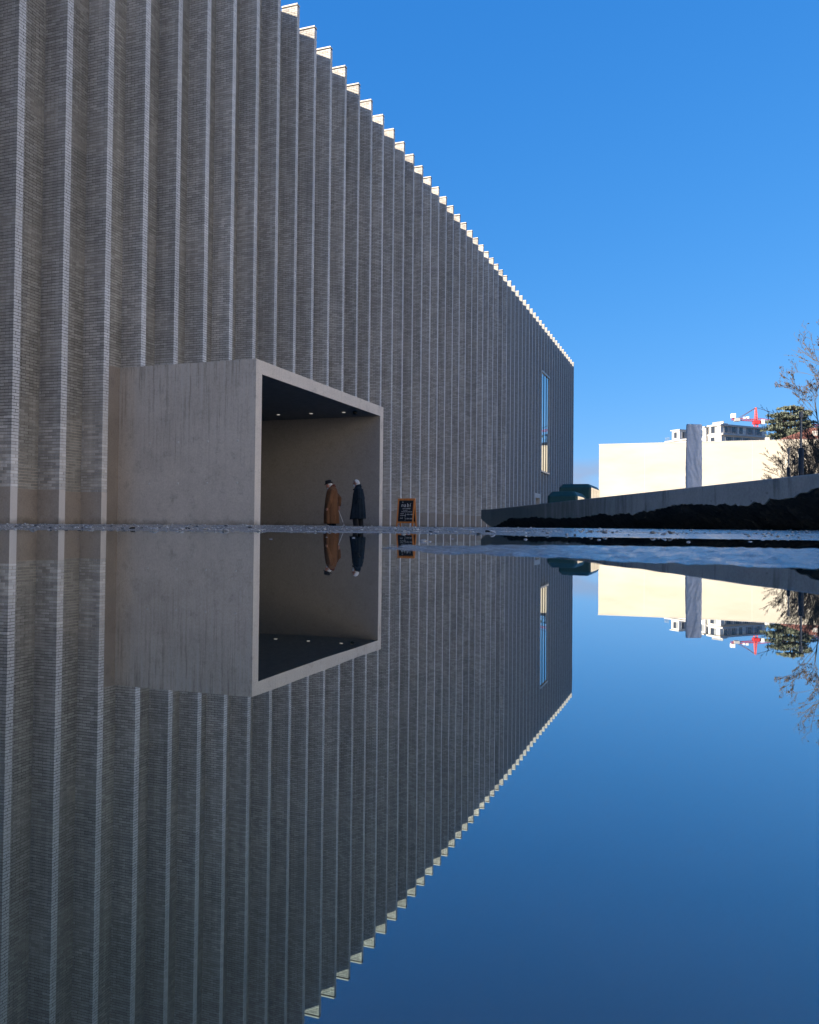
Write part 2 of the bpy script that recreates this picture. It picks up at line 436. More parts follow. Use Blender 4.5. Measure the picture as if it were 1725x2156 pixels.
for i in range(-6, NB+1):
    y = S0 + i*PIT - OFF.y; x = XB - OFF.x
    inp = 3 <= i <= 8
    if i < FAR_FROM:
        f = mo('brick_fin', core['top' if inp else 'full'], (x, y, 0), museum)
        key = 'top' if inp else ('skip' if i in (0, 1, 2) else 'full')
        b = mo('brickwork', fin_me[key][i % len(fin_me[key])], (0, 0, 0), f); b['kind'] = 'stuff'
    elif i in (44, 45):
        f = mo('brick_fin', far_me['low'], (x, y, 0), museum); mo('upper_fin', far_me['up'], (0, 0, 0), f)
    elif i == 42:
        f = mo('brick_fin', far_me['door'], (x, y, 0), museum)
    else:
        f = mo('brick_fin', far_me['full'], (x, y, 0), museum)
    if not inp and i != 42: mo('concrete_base', base_me, (0, 0, 0), f)
    mo('coping', cope_me, (0, 0, 0), f)
    fins[i] = f
# the bricks that show largest, one by one (fins 0, 1 and 2, lowest courses)
cache = {}
nb = 0
for i in (0, 1, 2):
    for b in fin_boxes(0, SKIP):
        dx, dy = round(b[1]-b[0], 2), round(b[3]-b[2], 2)
        k = (dx, dy)
        if k not in cache:
            w = MB(); w.box(-dx/2, dx/2, -dy/2, dy/2, -(CH-JT)/2, (CH-JT)/2); cache[k] = w.mesh('brick', [M_BRICK1])
        mo('brick', cache[k], ((b[0]+b[1])/2, (b[2]+b[3])/2, (b[4]+b[5])/2), fins[i]); nb += 1
# bay walls
W = PIT - FT
for i in range(-6, NB):
    y = S0 + i*PIT - OFF.y
    inp = 2 <= i <= 8
    if i > 14: continue
    zb = PZ if inp else Z0
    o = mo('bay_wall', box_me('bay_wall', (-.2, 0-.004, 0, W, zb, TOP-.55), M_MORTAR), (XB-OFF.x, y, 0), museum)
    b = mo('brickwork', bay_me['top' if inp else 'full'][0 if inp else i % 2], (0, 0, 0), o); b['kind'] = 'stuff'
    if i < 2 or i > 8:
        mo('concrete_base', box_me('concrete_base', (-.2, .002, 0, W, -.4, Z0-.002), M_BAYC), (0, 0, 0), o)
    elif i == 2:
        mo('concrete_panel', box_me('concrete_panel', (-.2, .004, 0, W, -.4, PZ-.002), M_BAYC), (0, 0, 0), o)
def wbox(name, b, mat, parent=museum, bev=0):
    w = MB(); w.box(*b); o = w.build(name, mat); o.location = (0, 0, 0)
    me = o.data; me.transform(Matrix.Translation(-(OFF if parent is museum else Vector(parent['wo']))))
    o.parent = parent
    if bev: bevel(o, bev)
    return o
yF = S0 + 15*PIT
wbox('wall', (-38, XB-.21, -42, PY0+.02, -.5, TOP-.57), M_FAR)
wbox('wall', (-38, XB-.21, PY1-.02, yF, -.5, TOP-.57), M_FAR)
wbox('wall', (-38, XB, yF, S0+NB*PIT-.01, -.5, TOP-.57), M_FAR)
wbox('wall', (-38, XB-.21, PY0+.02, PY1-.02, PZ, TOP-.57), M_FAR)
wbox('wall', (-38, -23, PY0+.02, PY1-.02, -.5, PZ), M_FAR)
wbox('wall', (XB-.2, XB, -42, S0-6*PIT-FT, -.5, TOP-.57), M_FAR)
wbox('roof', (-38.2, XB, -42.1, S0+NB*PIT-.02, TOP-.57, TOP-.22), [M_ROOF])

# entrance portal
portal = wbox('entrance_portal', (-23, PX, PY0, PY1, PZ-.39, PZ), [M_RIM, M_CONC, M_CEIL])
portal['wo'] = tuple(OFF)
for p in portal.data.polygons:
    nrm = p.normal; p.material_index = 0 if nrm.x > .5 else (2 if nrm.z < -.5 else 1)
def sidewall(y0, y1, inner_low):
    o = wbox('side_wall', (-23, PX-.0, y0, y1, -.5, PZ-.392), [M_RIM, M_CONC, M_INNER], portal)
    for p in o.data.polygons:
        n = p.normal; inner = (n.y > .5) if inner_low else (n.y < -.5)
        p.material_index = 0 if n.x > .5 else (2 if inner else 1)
    return o
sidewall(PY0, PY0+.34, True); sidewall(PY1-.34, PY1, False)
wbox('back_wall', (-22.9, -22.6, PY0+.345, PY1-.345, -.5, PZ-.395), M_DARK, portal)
dl = NT('downlight_glow'); dl.b.inputs['Emission Color'].default_value = (1, .93, .82, 1); dl.b.inputs['Emission Strength'].default_value = .06
M_LAMP = dl.m
wth = MB(); wth.ell((0,0,0), (.035, .012, .035), 12, 8); th_me = wth.mesh('tie_hole', [flat('tie_plug', (.50, .48, .45), .7)], True)
for z in (2.47, 1.26):
    for x in (-12.57, -13.57, -14.58, -15.59, -16.6):
        if x == -16.6: continue
        mo('tie_hole', th_me, Vector((x, PY0, z))-OFF, portal)
lm = MB(); lm.rings([[(.065*math.cos(t), .065*math.sin(t), z) for t in np.linspace(0, 6.28, 20)[:-1]] for z in (-.012, 0)]); l_me = lm.mesh('downlight', [M_LAMP])
for px_, py_ in ((586.5, 873), (655.2, 870.5), (724, 868)):
    d = ray(px_, py_); k = (PZ-.405-CAM_H)/d.z
    q = Vector((0, 0, CAM_H)) + d*k
    mo('downlight', l_me, q-OFF, portal)
d = ray(747.6, 869); k = (PZ-.45-CAM_H)/d.z; q = Vector((0, 0, CAM_H))+d*k
sm_ = MB(); sm_.ell((0,0,0), (.09, .09, .07), 12, 8); sm_.box(-.03, .03, -.03, .03, 0, .06)
mo('dome_sensor', sm_.mesh('dome_sensor', [M_DARK], True), q-OFF, portal)

# tall window set flush with the fins
def glass_mat():
    n = NT('window_glass'); gl = n.n('BsdfGlossy'); gl.inputs['Roughness'].default_value = .01; gl.inputs['Color'].default_value = (.9, .93, .93, 1)
    df = n.n('BsdfDiffuse'); df.inputs['Color'].default_value = (.01, .012, .014, 1)
    lw = n.n('LayerWeight'); lw.inputs[0].default_value = .5
    m_ = n.n('MixShader'); n.L(n.math('POWER', lw.outputs['Facing'], 1.5), m_.inputs[0]); n.L(df.outputs[0], m_.inputs[1]); n.L(gl.outputs[0], m_.inputs[2]); n.L(m_.outputs[0], n.out.inputs[0])
    return n.m
M_GLASS = glass_mat()
M_FRAME = flat('pale_metal_frame', (.42, .40, .37), .45, .5, .2)
wy0 = S0+43*PIT+.01; wy1 = S0+46*PIT-FT-.01; wz0, wz1 = 5.98, 16.69
win = wbox('tall_window', (XB, XF-.12, wy0, wy1, wz0, wz1), M_DARK); win['wo'] = tuple(OFF)
for a, b in ((wy0, wy0+.1), (wy1-.1, wy1)): wbox('frame', (XF-.119, XF+.04, a, b, wz0+.16, wz1-.16), M_FRAME, win)
wbox('sill', (XF-.119, XF+.08, wy0, wy1, wz0, wz0+.157), M_FRAME, win); wbox('frame', (XF-.119, XF+.06, wy0, wy1, wz1-.157, wz1), M_FRAME, win)
pw = (wy1-wy0-.2)/3
for k in range(3):
    a = wy0+.1+k*pw
    wbox('pane', (XF-.1, XF-.06, a+.05, a+pw-.05, wz0+.16, wz1-.16), M_GLASS, win)
    if k < 2: wbox('mullion', (XF-.118, XF-.02, a+pw-.049, a+pw+.049, wz0+.16, wz1-.16), M_DARK, win)
# service doorway
dy0, dy1 = S0+41*PIT+.01, S0+43*PIT-FT-.01
door = wbox('service_doorway', (XB, XF+.02, dy0, dy1, 3.18, 3.64), M_RIM); door['wo'] = tuple(OFF)
for a, b in ((dy0, dy0+.3), (dy1-.3, dy1)): wbox('jamb', (XB, XF+.02, a, b, -.4, 3.178), M_RIM, door)
wbox('door_panel', (XB, XB+.05, dy0+.302, dy1-.302, -.4, 3.178), M_DARK, door)

# ------------------------------------------------------------------ pale hall closing the square
def white_mat():
    n = NT('pale_render'); s = n.n('SeparateXYZ'); n.L(n.pos, s.inputs[0])
    f = n.noise(.25, sc=(.6, 1, 1.8), detail=5); g = n.noise(3)
    c = n.mix(n.ramp(f, .3, .7), (.42, .38, .305), (.475, .44, .375)); n.col(n.mix(.2, c, n.mix(g, .85, 1.1), 'MULTIPLY'))
    return n.set(.85, .2)
M_WHITE = white_mat(); M_BOUNCE = flat('bounce_building_render', (.82, .80, .755), .85, vary=.03, scale=.5)
hall = MB(); hall.box(-18.1, 60, 154, 186, -.5, 15.62); hb = hall.build('pale_hall', M_WHITE)
hb.data.transform(Matrix.Translation((-20, -154, 0))); hb.location = (20, 154, 0)
tag(hb, 'blank cream sunlit hall with a flat roof closing the far side of the square', 'building')
cp = MB(); cp.box(-18.16, 60.06, 153.94, 186.06, 15.622, 15.72); o = cp.build('coping', M_COPING); o.data.transform(Matrix.Translation((-20, -154, 0))); o.parent = hb
jm = flat('hall_joint', (.60, .56, .49), .9)  # expansion joint strips, a little paler than the hall wall
for x in range(-10, 60, 9):
    j = MB(); j.box(-.02, .02, -.004, .05, -.3, 15.6); o = j.build('expansion_joint', jm); o.location = (x-20, 0, 0); o.parent = hb

# unseen building added across the square to bounce sunlight onto the museum
def build_bounce():
    e = empty('bounce_building', (34, 20, 0)); tag(e, 'added out-of-view cream building with regular windows, bouncing sunlight onto the museum', 'building')
    w = MB(); w.box(0, 14, -250, 25, -.5, 23); w.build('wall', M_BOUNCE, e)
    w = MB(); w.box(-.3, 14.3, -250.3, 25.3, 23.002, 23.4); w.build('roof', M_ROOF, e)
    me = MB(); me.box(-.03, .05, -.8, .8, 0, 2.2); wm = me.mesh('window', [M_GLASS])
    for k in range(44):
        for z in (2.2, 6.6, 11, 15.4, 19): mo('window', wm, (0, -244+k*6, z), e)
build_bounce()

# ------------------------------------------------------------------ concrete ramp wall with dark broken underside
def smooth(a, b, t): t = min(max((t-a)/(b-a), 0), 1); return t*t*(3-2*t)
WA = Vector((1.41, 11.76)); WD = Vector((-.4236, .9058)); NRM = Vector((-.9058, -.4236))
def wallpos(t):
    if t <= 21.9: return WA + WD*t
    q = WA + WD*21.9; return q + Vector((-.6, .8))*(t-21.9)
WTOP = .75+CAM_H
prof = [(-5, .62), (0, .59), (.6, .53), (1.2, .50), (1.35, .45), (1.8, .41), (2.6, .44), (3.4, .47), (4.4, .49), (5.6, .43), (8, .37), (11, .35), (14, .38), (18, .40), (19.5, .30), (21, .14), (21.8, .05), (22.3, .18), (23, .36)]
def zb(t):
    for (a, za), (b, z_) in zip(prof, prof[1:]):
        if a <= t <= b:
            z = za + (z_-za)*(t-a)/(b-a); break
    else: z = .5
    return z + (float(fbm(np.array([t*5.]), np.array([1.]), 71))-.5)*.07 + (float(fbm(np.array([t*1.7]), np.array([4.]), 75))-.5)*.12 + (float(fbm(np.array([t*19.]), np.array([2.]), 72))-.5)*.05 + (float(fbm(np.array([t*47.]), np.array([6.]), 76))-.5)*.035
def low_mat():
    n = NT('weathered_wall_concrete'); s = n.n('SeparateXYZ'); n.L(n.pos, s.inputs[0])
    f = n.noise(1.1, detail=7, rough=.7); st = n.noise(3, sc=(1, 1, .15), detail=5); pit = n.n('TexVoronoi'); pit.inputs['Scale'].default_value = 4.5; n.L(n.pos, pit.inputs['Vector'])
    g = n.noise(25, detail=4)
    c = n.mix(n.ramp(f, .35, .7), (.33, .335, .32), (.46, .46, .44))
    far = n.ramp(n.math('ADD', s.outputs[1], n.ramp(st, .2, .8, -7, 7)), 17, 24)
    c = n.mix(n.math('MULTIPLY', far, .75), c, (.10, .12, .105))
    c = n.mix(n.ramp(st, .58, .7, 0, .6), c, (.13, .145, .12))
    c = n.mix(n.ramp(pit.outputs['Distance'], .11, .06, 0, .55), c, (.10, .10, .09))
    c = n.mix(.5, c, n.mix(n.ramp(g, .3, .7), .75, 1.25), 'MULTIPLY'); n.col(c); n.bump(g, .4, .01)
    return n.set(.85, .25)
def dark_mat():
    n = NT('dark_broken_footing'); g = n.noise(14, detail=6, rough=.7)
    v = n.n('TexVoronoi'); v.inputs['Scale'].default_value = 9; n.L(n.pos, v.inputs['Vector'])
    c = n.mix(n.ramp(g, .35, .7), (.018, .018, .020), (.075, .072, .066)); c = n.mix(n.ramp(v.outputs['Distance'], .2, .08, 0, .5), c, (.17, .165, .15))
    n.col(c); n.bump(g, 1, .03); return n.set(.85, .3)
rw = empty('ramp_wall', (WA.x, WA.y, 0)); tag(rw, 'low weathered concrete wall with dark broken footing beside the puddle', 'wall')
ts = np.linspace(-5, 23, 560)
sl_ = MB(); fr = []
for t in ts:
    p = wallpos(t); z = max(zb(t), 0.02); bk = p - NRM*1.5
    fr.append([(p.x, p.y, WTOP-.012), (p.x, p.y, z), (bk.x, bk.y, z-.05), (bk.x, bk.y, WTOP), (p.x-NRM.x*.012, p.y-NRM.y*.012, WTOP)])
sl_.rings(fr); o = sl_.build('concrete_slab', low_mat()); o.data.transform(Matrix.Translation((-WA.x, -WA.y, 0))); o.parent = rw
nt = 420; nzz = 26
T = np.linspace(-5, 22.2, nt); XX = np.zeros((nzz, nt)); YY = XX.copy(); ZZ = XX.copy()
for j, t in enumerate(T):
    z1 = max(zb(t)-.005, .05)*(1 if t < 21 else max(0.05, 1-(t-21)/1.2)); p = wallpos(min(t, 21.9) if t < 21.6 else t)
    for k in range(nzz):
        f = k/(nzz-1)
        z = z1 + (-.25 - z1)*f
        nn = float(fbm(np.array([t*4.]), np.array([z*4+7]), 81)) - .5; n2 = float(fbm(np.array([t*17.]), np.array([z*17+3]), 83)) - .5
        out = -.02 - .95*f + nn*.26*min(f*5, 1) + n2*.12*min(f*6, 1)
        XX[k, j] = p.x + NRM.x*out; YY[k, j] = p.y + NRM.y*out; ZZ[k, j] = z + n2*.03
me = grid_mesh('broken_footing', XX-WA.x, YY-WA.y, ZZ, dark_mat(), False)
mo('broken_footing', me, (0, 0, 0), rw)

# ------------------------------------------------------------------ green ventilation housings
M_GREEN = flat('dark_green_lacquer', (.010, .050, .055), .5, .25, vary=.1)
M_GSIDE = flat('dark_green_side_lacquer', (.03, .06, .06), .12, .8, vary=.1, Coat_Weight=1.0, Coat_Roughness=.05)
def housing(x0, x1, y0, y1, h, ch, label):
    e = empty('ventilation_housing', ((x0+x1)/2, y0, -.15)); tag(e, label, 'vent housing', 'green vent housings behind the low wall')
    w_, dp = (x1-x0)/2, y1-y0
    def ring(dx, a, b, z): return [(-w_+dx, a, z), (w_-dx, a, z), (w_-dx, b, z), (-w_+dx, b, z)]
    c = ch*.45
    def oct_(ins, z):
        a = w_-ins; lo = ins; hi = dp-ins
        return [(-a+c, lo, z), (a-c, lo, z), (a, lo+c, z), (a, hi-c, z), (a-c, hi, z), (-a+c, hi, z), (-a, hi-c, z), (-a, lo+c, z)]
    b = MB(); b.rings([oct_(0, 0), oct_(0, h-ch), oct_(ch*.8, h)])
    o = b.build('body', [M_GREEN, M_GSIDE], e)
    for p in o.data.polygons:
        if abs(p.normal.x) > .9: p.material_index = 1
    bevel(o, .02, 2)
    for k in range(1, 5):
        s = MB(); s.box(w_-.004, w_+.004, .3+k*(dp-.6)/5-.006, .3+k*(dp-.6)/5+.006, .05, h-ch-.06); s.build('panel_seam', M_DARK, e)
    g = MB(); g.box(-w_-.05, w_+.05, -.05, dp+.05, -.05, .08); g.build('plinth', M_BASE, e)
    return e
housing(-6.78, -5.20, 41, 44.8, 2.42, .18, 'taller rear dark green vent housing behind the low concrete wall')
housing(-6.75, -5.37, 37.6, 40.7, 1.90, .22, 'shorter front dark green vent housing with chamfered top behind the low wall')

# ------------------------------------------------------------------ wrapped pillar
def wrapped_pillar():
    e = empty('wrapped_pillar', (-0.60, 59, -.15)); e.rotation_euler.z = R(-1)
    tag(e, 'tall square pillar wrapped in crumpled grey plastic sheet in front of the cream hall', 'pillar')
    rs = []; nz_ = 150; per = 64; Hh = 7.35
    for k in range(nz_+1):
        z = Hh*k/nz_; ring = []
        hw = .49 - .03*(z/Hh)**2
        for i in range(per):
            s = i/per*4; side = int(s); f = s-side
            px_, py_ = [(-1+2*f, -1), (1, -1+2*f), (1-2*f, 1), (-1, 1-2*f)][side]
            nx_, ny_ = [(0, -1), (1, 0), (0, 1), (-1, 0)][side]
            q = side*2.0+2*f
            a1 = float(1-abs(2*fbm(np.array([q*1.1+z*.9]), np.array([z*.35-q*.4]), 91)-1)); a2 = float(1-abs(2*fbm(np.array([q*3+z*1.7]), np.array([z*.9]), 93)-1))
            dsp = ((a1**6)*.07 + (a2**5)*.02)*min(1, f*6, (1-f)*6) - .02
            tz = z + (.06*(px_) if k == nz_ else 0)*-.5
            ring.append((hw*px_+nx_*dsp, .4*py_+ny_*dsp, tz))
        rs.append(ring)
    w = MB(); w.rings(rs)
    n = NT('grey_plastic_sheet'); n.col(n.mix(n.ramp(n.noise(2), .3, .7), (.60, .61, .64), (.70, .71, .74))); n.bump(n.noise(3, detail=4), .25, .05)
    w.build('plastic_wrapping', n.set(.5, .4), e, smooth=True)
    for z in (2.1, 4.6, 6.6):
        b = MB(); b.box(-.50, .50, -.41, .41, z, z+.05); b.build('tape_band', flat('grey_tape', (.55, .56, .58), .5), e)
wrapped_pillar()

# ------------------------------------------------------------------ posts
def post(px, ytop, depth, r, label, cap):
    p = P(px, 1118, depth); t = P(px, ytop, depth)
    e = empty('steel_post', (p.x, p.y, -.15)); tag(e, label, 'post'); h = t.z+.15
    w = MB(); w.tube([(0,0,0), (0,0,h)], r, 12); w.build('pole', flat('dark_post_paint', (.02, .022, .026), .5), e, True)
    w = MB(); w.tube([(0,0,-.02), (0,0,.04)], r*2, 12); w.build('foot_plate', M_DARK, e)
    if cap:
        w = MB(); w.tube([(0,0,h), (0,0,h+cap)], r*.45, 8); w.tube([(0,0,h+cap), (0,0,h+cap+.35)], r*.9, 10); w.build('lamp_head', flat('lamp_grey', (.16, .16, .16), .5), e)
post(1687, 943, 46, .13, 'thick dark post behind the low wall at the right edge', 1.7)
post(1661, 984, 46, .085, 'short thin dark post left of the thick dark post', .75)

# ------------------------------------------------------------------ trees
def leaf_cloud(name, pts, size, mat, parent, jit=0.3):
    n = len(pts); pts = np.array(pts)
    a = RNG.normal(size=(n, 3)); a /= np.linalg.norm(a, axis=1)[:, None]
    b = np.cross(a, RNG.normal(size=(n, 3))); b /= np.linalg.norm(b, axis=1)[:, None]
    s = size*RNG.uniform(.6, 1.4, (n, 1))
    co = np.stack([pts-a*s, pts+b*s*.5, pts+a*s, pts-b*s*.5], 1).reshape(-1, 3)
    me = np_mesh(name, co, np.arange(n*4).reshape(n, 4), mat)
    o = link(bpy.data.objects.new(name, me), parent); o['kind'] = 'stuff'; return o
M_BARK = flat('tree_bark', (.08, .07, .06), .9, scale=12); M_DLEAF = flat('dead_leaf', (.10, .07, .045), .8, scale=2)
def bare_tree(name, loc, h, spread, label, seed, stems=1, leaves=1, lean=(0, 0), r0=None, clear=.15, leafsize=.055, levels=4):
    rnd = random.Random(seed); e = empty(name, loc); tag(e, label, 'tree')
    tr, br = MB(), MB(); lv = []
    def grow(p, d, ln, r, lev, mb):
        n = 5 if lev < 2 else 4; pts = [p]; rr = [r]; q = p.copy(); dd = d.copy()
        for k in range(n):
            dd = (dd + Vector((rnd.gauss(0, .10), rnd.gauss(0, .10), rnd.gauss(.03, .06)))).normalized(); q = q + dd*ln/n
            pts.append(q.copy()); rr.append(max(r*(1-.75*(k+1)/n), .009))
        mb.tube(pts, rr, 6 if lev < 2 else 3, cap=False)
        if lev >= levels:
            for k in range(1, n+1):
                if rnd.random() < .5*leaves: lv.append(tuple(pts[k] + Vector((rnd.gauss(0, .04), rnd.gauss(0, .04), -.04))))
            return
        nbr = (9 if lev == 0 else 6 if lev == 1 else 4)
        for k in range(nbr):
            f = rnd.uniform(clear if lev == 0 else .15, 1); i = min(int(f*n), n-1); o_ = pts[i].lerp(pts[i+1], f*n-i)
            ax = Vector((rnd.gauss(0, 1), rnd.gauss(0, 1), rnd.gauss(.15, .5))).normalized()
            nd = (dd*rnd.uniform(.7, 1.2) + ax*spread).normalized()
            grow(o_, nd, ln*rnd.uniform(.38, .58)*(1.15-.5*f), rr[i]*.55, lev+1, br)
    for s in range(stems):
        d = Vector((lean[0]+(rnd.gauss(0, .22) if stems > 1 else 0), lean[1]+(rnd.gauss(0, .2) if stems > 1 else 0), 1)).normalized()
        grow(Vector((rnd.gauss(0, .15) if stems > 1 else 0, 0, 0)), d, h*rnd.uniform(.85, 1), (r0 or h*.012), 0, tr)
    tr.build('trunk', M_BARK, e, True, fix=False); br.build('branches', M_BARK, e, fix=False)['kind'] = 'stuff'
    if lv: leaf_cloud('dead_leaves', lv, leafsize, M_DLEAF, e)
    return e
q = P(1925, 1120, 58); bare_tree('bare_tree', (q.x, q.y, -.15), 18.5, .62, 'tall bare tree reaching in from the right edge above the low wall', 5, leaves=.35, r0=.2, lean=(-.03, 0), leafsize=.08)
q = P(1738, 1120, 66); bare_tree('bare_tree', (q.x, q.y, -.15), 11.8, .55, 'slender bare tree with a straight trunk right of the dark posts', 12, leaves=1, r0=.10, lean=(-.03, 0), leafsize=.065)
q = P(1706, 1120, 72); bare_tree('bare_shrub_tree', (q.x, q.y, -.15), 7.8, .42, 'bushy many stemmed bare shrub in front of the cream hall', 21, stems=6, leaves=.2, r0=.05, leafsize=.05, levels=4)
q = P(1682, 1120, 70); bare_tree('bare_shrub_tree', (q.x, q.y, -.15), 4.6, .40, 'low many stemmed bare shrub left of the short thin post', 33, stems=4, leaves=.25, r0=.04, leafsize=.045, levels=4)
q = P(1735, 1120, 64); bare_tree('bare_shrub_tree', (q.x, q.y, -.15), 8.5, .45, 'many stemmed bare shrub cut off by the right edge', 41, stems=6, leaves=.25, r0=.05, leafsize=.06, levels=4)

def cedar():
    dp = 235; b = P(1665, 1118, dp); top = P(1665, 853, dp)
    e = empty('cedar_tree', (b.x, b.y, 0)); tag(e, 'broad grey green cedar with layered boughs behind the cream hall', 'tree')
    H = top.z; m = dp/1728   # metres per pixel
    tk = MB(); tk.tube([(0,0,0), (.2,0,H*.5), (0,0,H*.8), (.8,0,H*.95)], [.9, .6, .4, .15], 10); tk.build('trunk', M_BARK, e, True)
    plates = [(0, 858, 30, 5, 16), (25, 866, 22, 5, 12), (-26, 873, 26, 6, 14), (12, 878, 30, 6, 16), (-34, 886, 24, 6, 14), (-10, 892, 30, 7, 18), (30, 893, 24, 6, 14), (-37, 902, 26, 6, 14), (0, 906, 30, 7, 16), (26, 910, 26, 7, 16), (-28, 915, 28, 7, 16), (0, 922, 40, 8, 20), (30, 930, 30, 8, 18), (-30, 932, 30, 9, 18), (0, 945, 44, 9, 22)]
    pts = []; br = MB()
    for cx, cy, rx, rz_, ry in plates:
        z = P(1665, cy, dp).z
        for sgn in (0, 1, 2):
            ang = RNG.uniform(0, 6.28) if sgn else 0; off = (cx*m, 0) if sgn == 0 else (math.cos(ang)*abs(cx)*m, math.sin(ang)*max(abs(cx), 12)*m)
            c = RT*off[0] + FW*off[1]
            br.tube([(0, 0, z-2.6), (c.x*.5, c.y*.5, z-1.5), (c.x, c.y, z-.4)], [.22, .14, .05], 5)
            n = 520 if sgn == 0 else 260
            for k in range(n):
                a = RNG.uniform(0, 6.28); rr = math.sqrt(RNG.uniform(0, 1)); lump = .75+.25*math.sin(a*5+cx)+.12*math.sin(a*11+cy)
                d2 = RT*(math.cos(a)*rr*rx*m*lump*.95) + FW*(math.sin(a)*rr*ry*m*lump)
                pts.append((c.x+d2.x, c.y+d2.y, z - rr*rr*rz_*m*.55 + RNG.normal()*.20))
    br.build('boughs', M_BARK, e)
    leaf_cloud('needle_foliage', pts, .34, flat('cedar_needles', (.125, .145, .105), .8, scale=.4, vary=.4), e)
cedar()

# ------------------------------------------------------------------ apartment block behind the hall
M_APW = flat('apartment_render', (.62, .60, .56), .8, vary=.05, scale=.5); M_SHUT = flat('grey_shutter', (.22, .24, .26), .6, scale=1)
M_PANE = flat('apartment_glass', (.03, .035, .045), .08, .8, vary=.2, scale=.3); M_EDGE = flat('slab_edge', (.42, .42, .41), .7)
def apartments():
    dp = 250
    c = P(1517, 1118, dp); e = empty('apartment_block', (c.x, c.y, 0), R(46))      # long side turned away from the sun, west ends lit
    tag(e, 'pale apartment block with stepped top floors showing above the cream hall', 'building')
    def zz(py, x=0, y=0): return P(1517, py, dp+.443*x+.897*y).z
    f1, top = zz(912), zz(892.5); L1, L2 = 19.9, 22.7
    def bx(name, b, mat, par=e): w = MB(); w.box(*b); return w.build(name, mat, par)
    bx('upper_storey', (0, L1, 0, 4.6, f1, top-.5), M_APW); bx('roof_slab', (-.5, L1+.4, -.6, 5, top-.5, top), M_EDGE)
    bx('lower_storey', (.1, L2, -.2, 5, 0, f1-.5), M_APW); bx('balcony_slab', (-.2, L2+.3, -1.2, 5.1, f1-.5, f1), M_EDGE)
    rb = MB()
    for k in range(60): rb.box(.1+k*L1/60, .13+k*L1/60, -1.15, -1.12, f1, f1+.9)
    rb.box(0, L1, -1.17, -1.1, f1+.9, f1+.95); rb.build('railing', M_SHUT, e)
    def window(x, z, wd, ht, y, shut=(1, 1)):
        f = MB(); f.box(x-.08, x+wd+.08, y-.06, y+.03, z-.08, z+ht+.08); fo = f.build('window', M_EDGE, e)
        for k in range(2): p = MB(); a = x+k*(wd/2)+.05; p.box(a, a+wd/2-.1, y-.09, y-.05, z, z+ht); p.build('pane', M_PANE, fo)
        for s_, xx in zip(shut, (x-.85, x+wd+.15)):
            if s_: p = MB(); p.box(xx, xx+.7, y-.12, y-.04, z-.05, z+ht+.05); p.build('shutter', M_SHUT, fo)
    def wwin(y, z, wd, ht, x):
        f = MB(); f.box(x-.06, x+.03, y-.08, y+wd+.08, z-.08, z+ht+.08); fo = f.build('window', M_EDGE, e)
        p = MB(); p.box(x-.09, x-.05, y, y+wd, z, z+ht); p.build('pane', M_PANE, fo)
        p = MB(); p.box(x-.12, x-.04, y-.8, y-.1, z-.05, z+ht+.05); p.build('shutter', M_SHUT, fo)
    for x, sh in ((1.5, (0, 1)), (4.8, (1, 1)), (8, (0, 0)), (11.8, (1, 1)), (15.6, (1, 1))): window(x, f1+.25, 1.4, 2.0, -.01, sh)
    for x in (2.6, 6.4, 10.2, 13.8, 17.6): window(x, f1-2.9, 1.5, 1.9, -.21)
    wwin(2.2, f1+.25, 1.5, 2.0, 0); wwin(2.4, f1-2.9, 1.5, 1.9, .1)
    t = zz(901, -.8, 6)
    bx('terrace_wing', (-.8, 6, 5.12, 10, 0, t), M_APW); bx('terrace_slab', (-1.3, 6.4, 5.11, 10.3, t+.002, t+.35), M_EDGE); wwin(6.4, t-2.6, 2.0, 1.9, -.8); wwin(6.4, t-6.2, 2.0, 2.2, -.8)
    t = zz(926, -2, 14)
    bx('link_storey', (-2, 6, 10.31, 20.5, 0, t-.4), M_APW); bx('link_slab', (-2.6, 6, 10.31, 20.9, t-.398, t), M_EDGE)
    t2 = zz(907, -1.5, 16)
    bx('end_pavilion', (-1.5, 1.8, 15.4, 18.7, t+.002, t2), M_APW); bx('end_pavilion_roof', (-1.9, 2.1, 15.0, 19.1, t2+.002, t2+.3), M_EDGE); wwin(16.6, t2-2.4, 1.2, 1.9, -1.5); window(-.4, t2-2.4, .9, 1.9, 15.39, (0, 1))
    for k in range(9):
        w = MB(); w.tube([(0,0,0), (0,0,.5)], .16, 8); w.tube([(0,0,.5), (0,0,.62)], .26, 8)
        o = w.build('chimney_pot', M_EDGE, e); o.location = (1.6, 4.4-k*.5, top+.38)
    bx('roof_housing', (1.2, 3.4, .2, 4.6, top+.002, top+.38), M_EDGE)
    r_ = MB()
    for k in range(10): r_.box(-2.5, -2.47, 18.9+k*.2, 18.93+k*.2, t, t+1.0)
    r_.box(-2.5, -2.45, 18.9, 20.9, t+1.0, t+1.06); r_.build('terrace_railing', M_SHUT, e)
apartments()

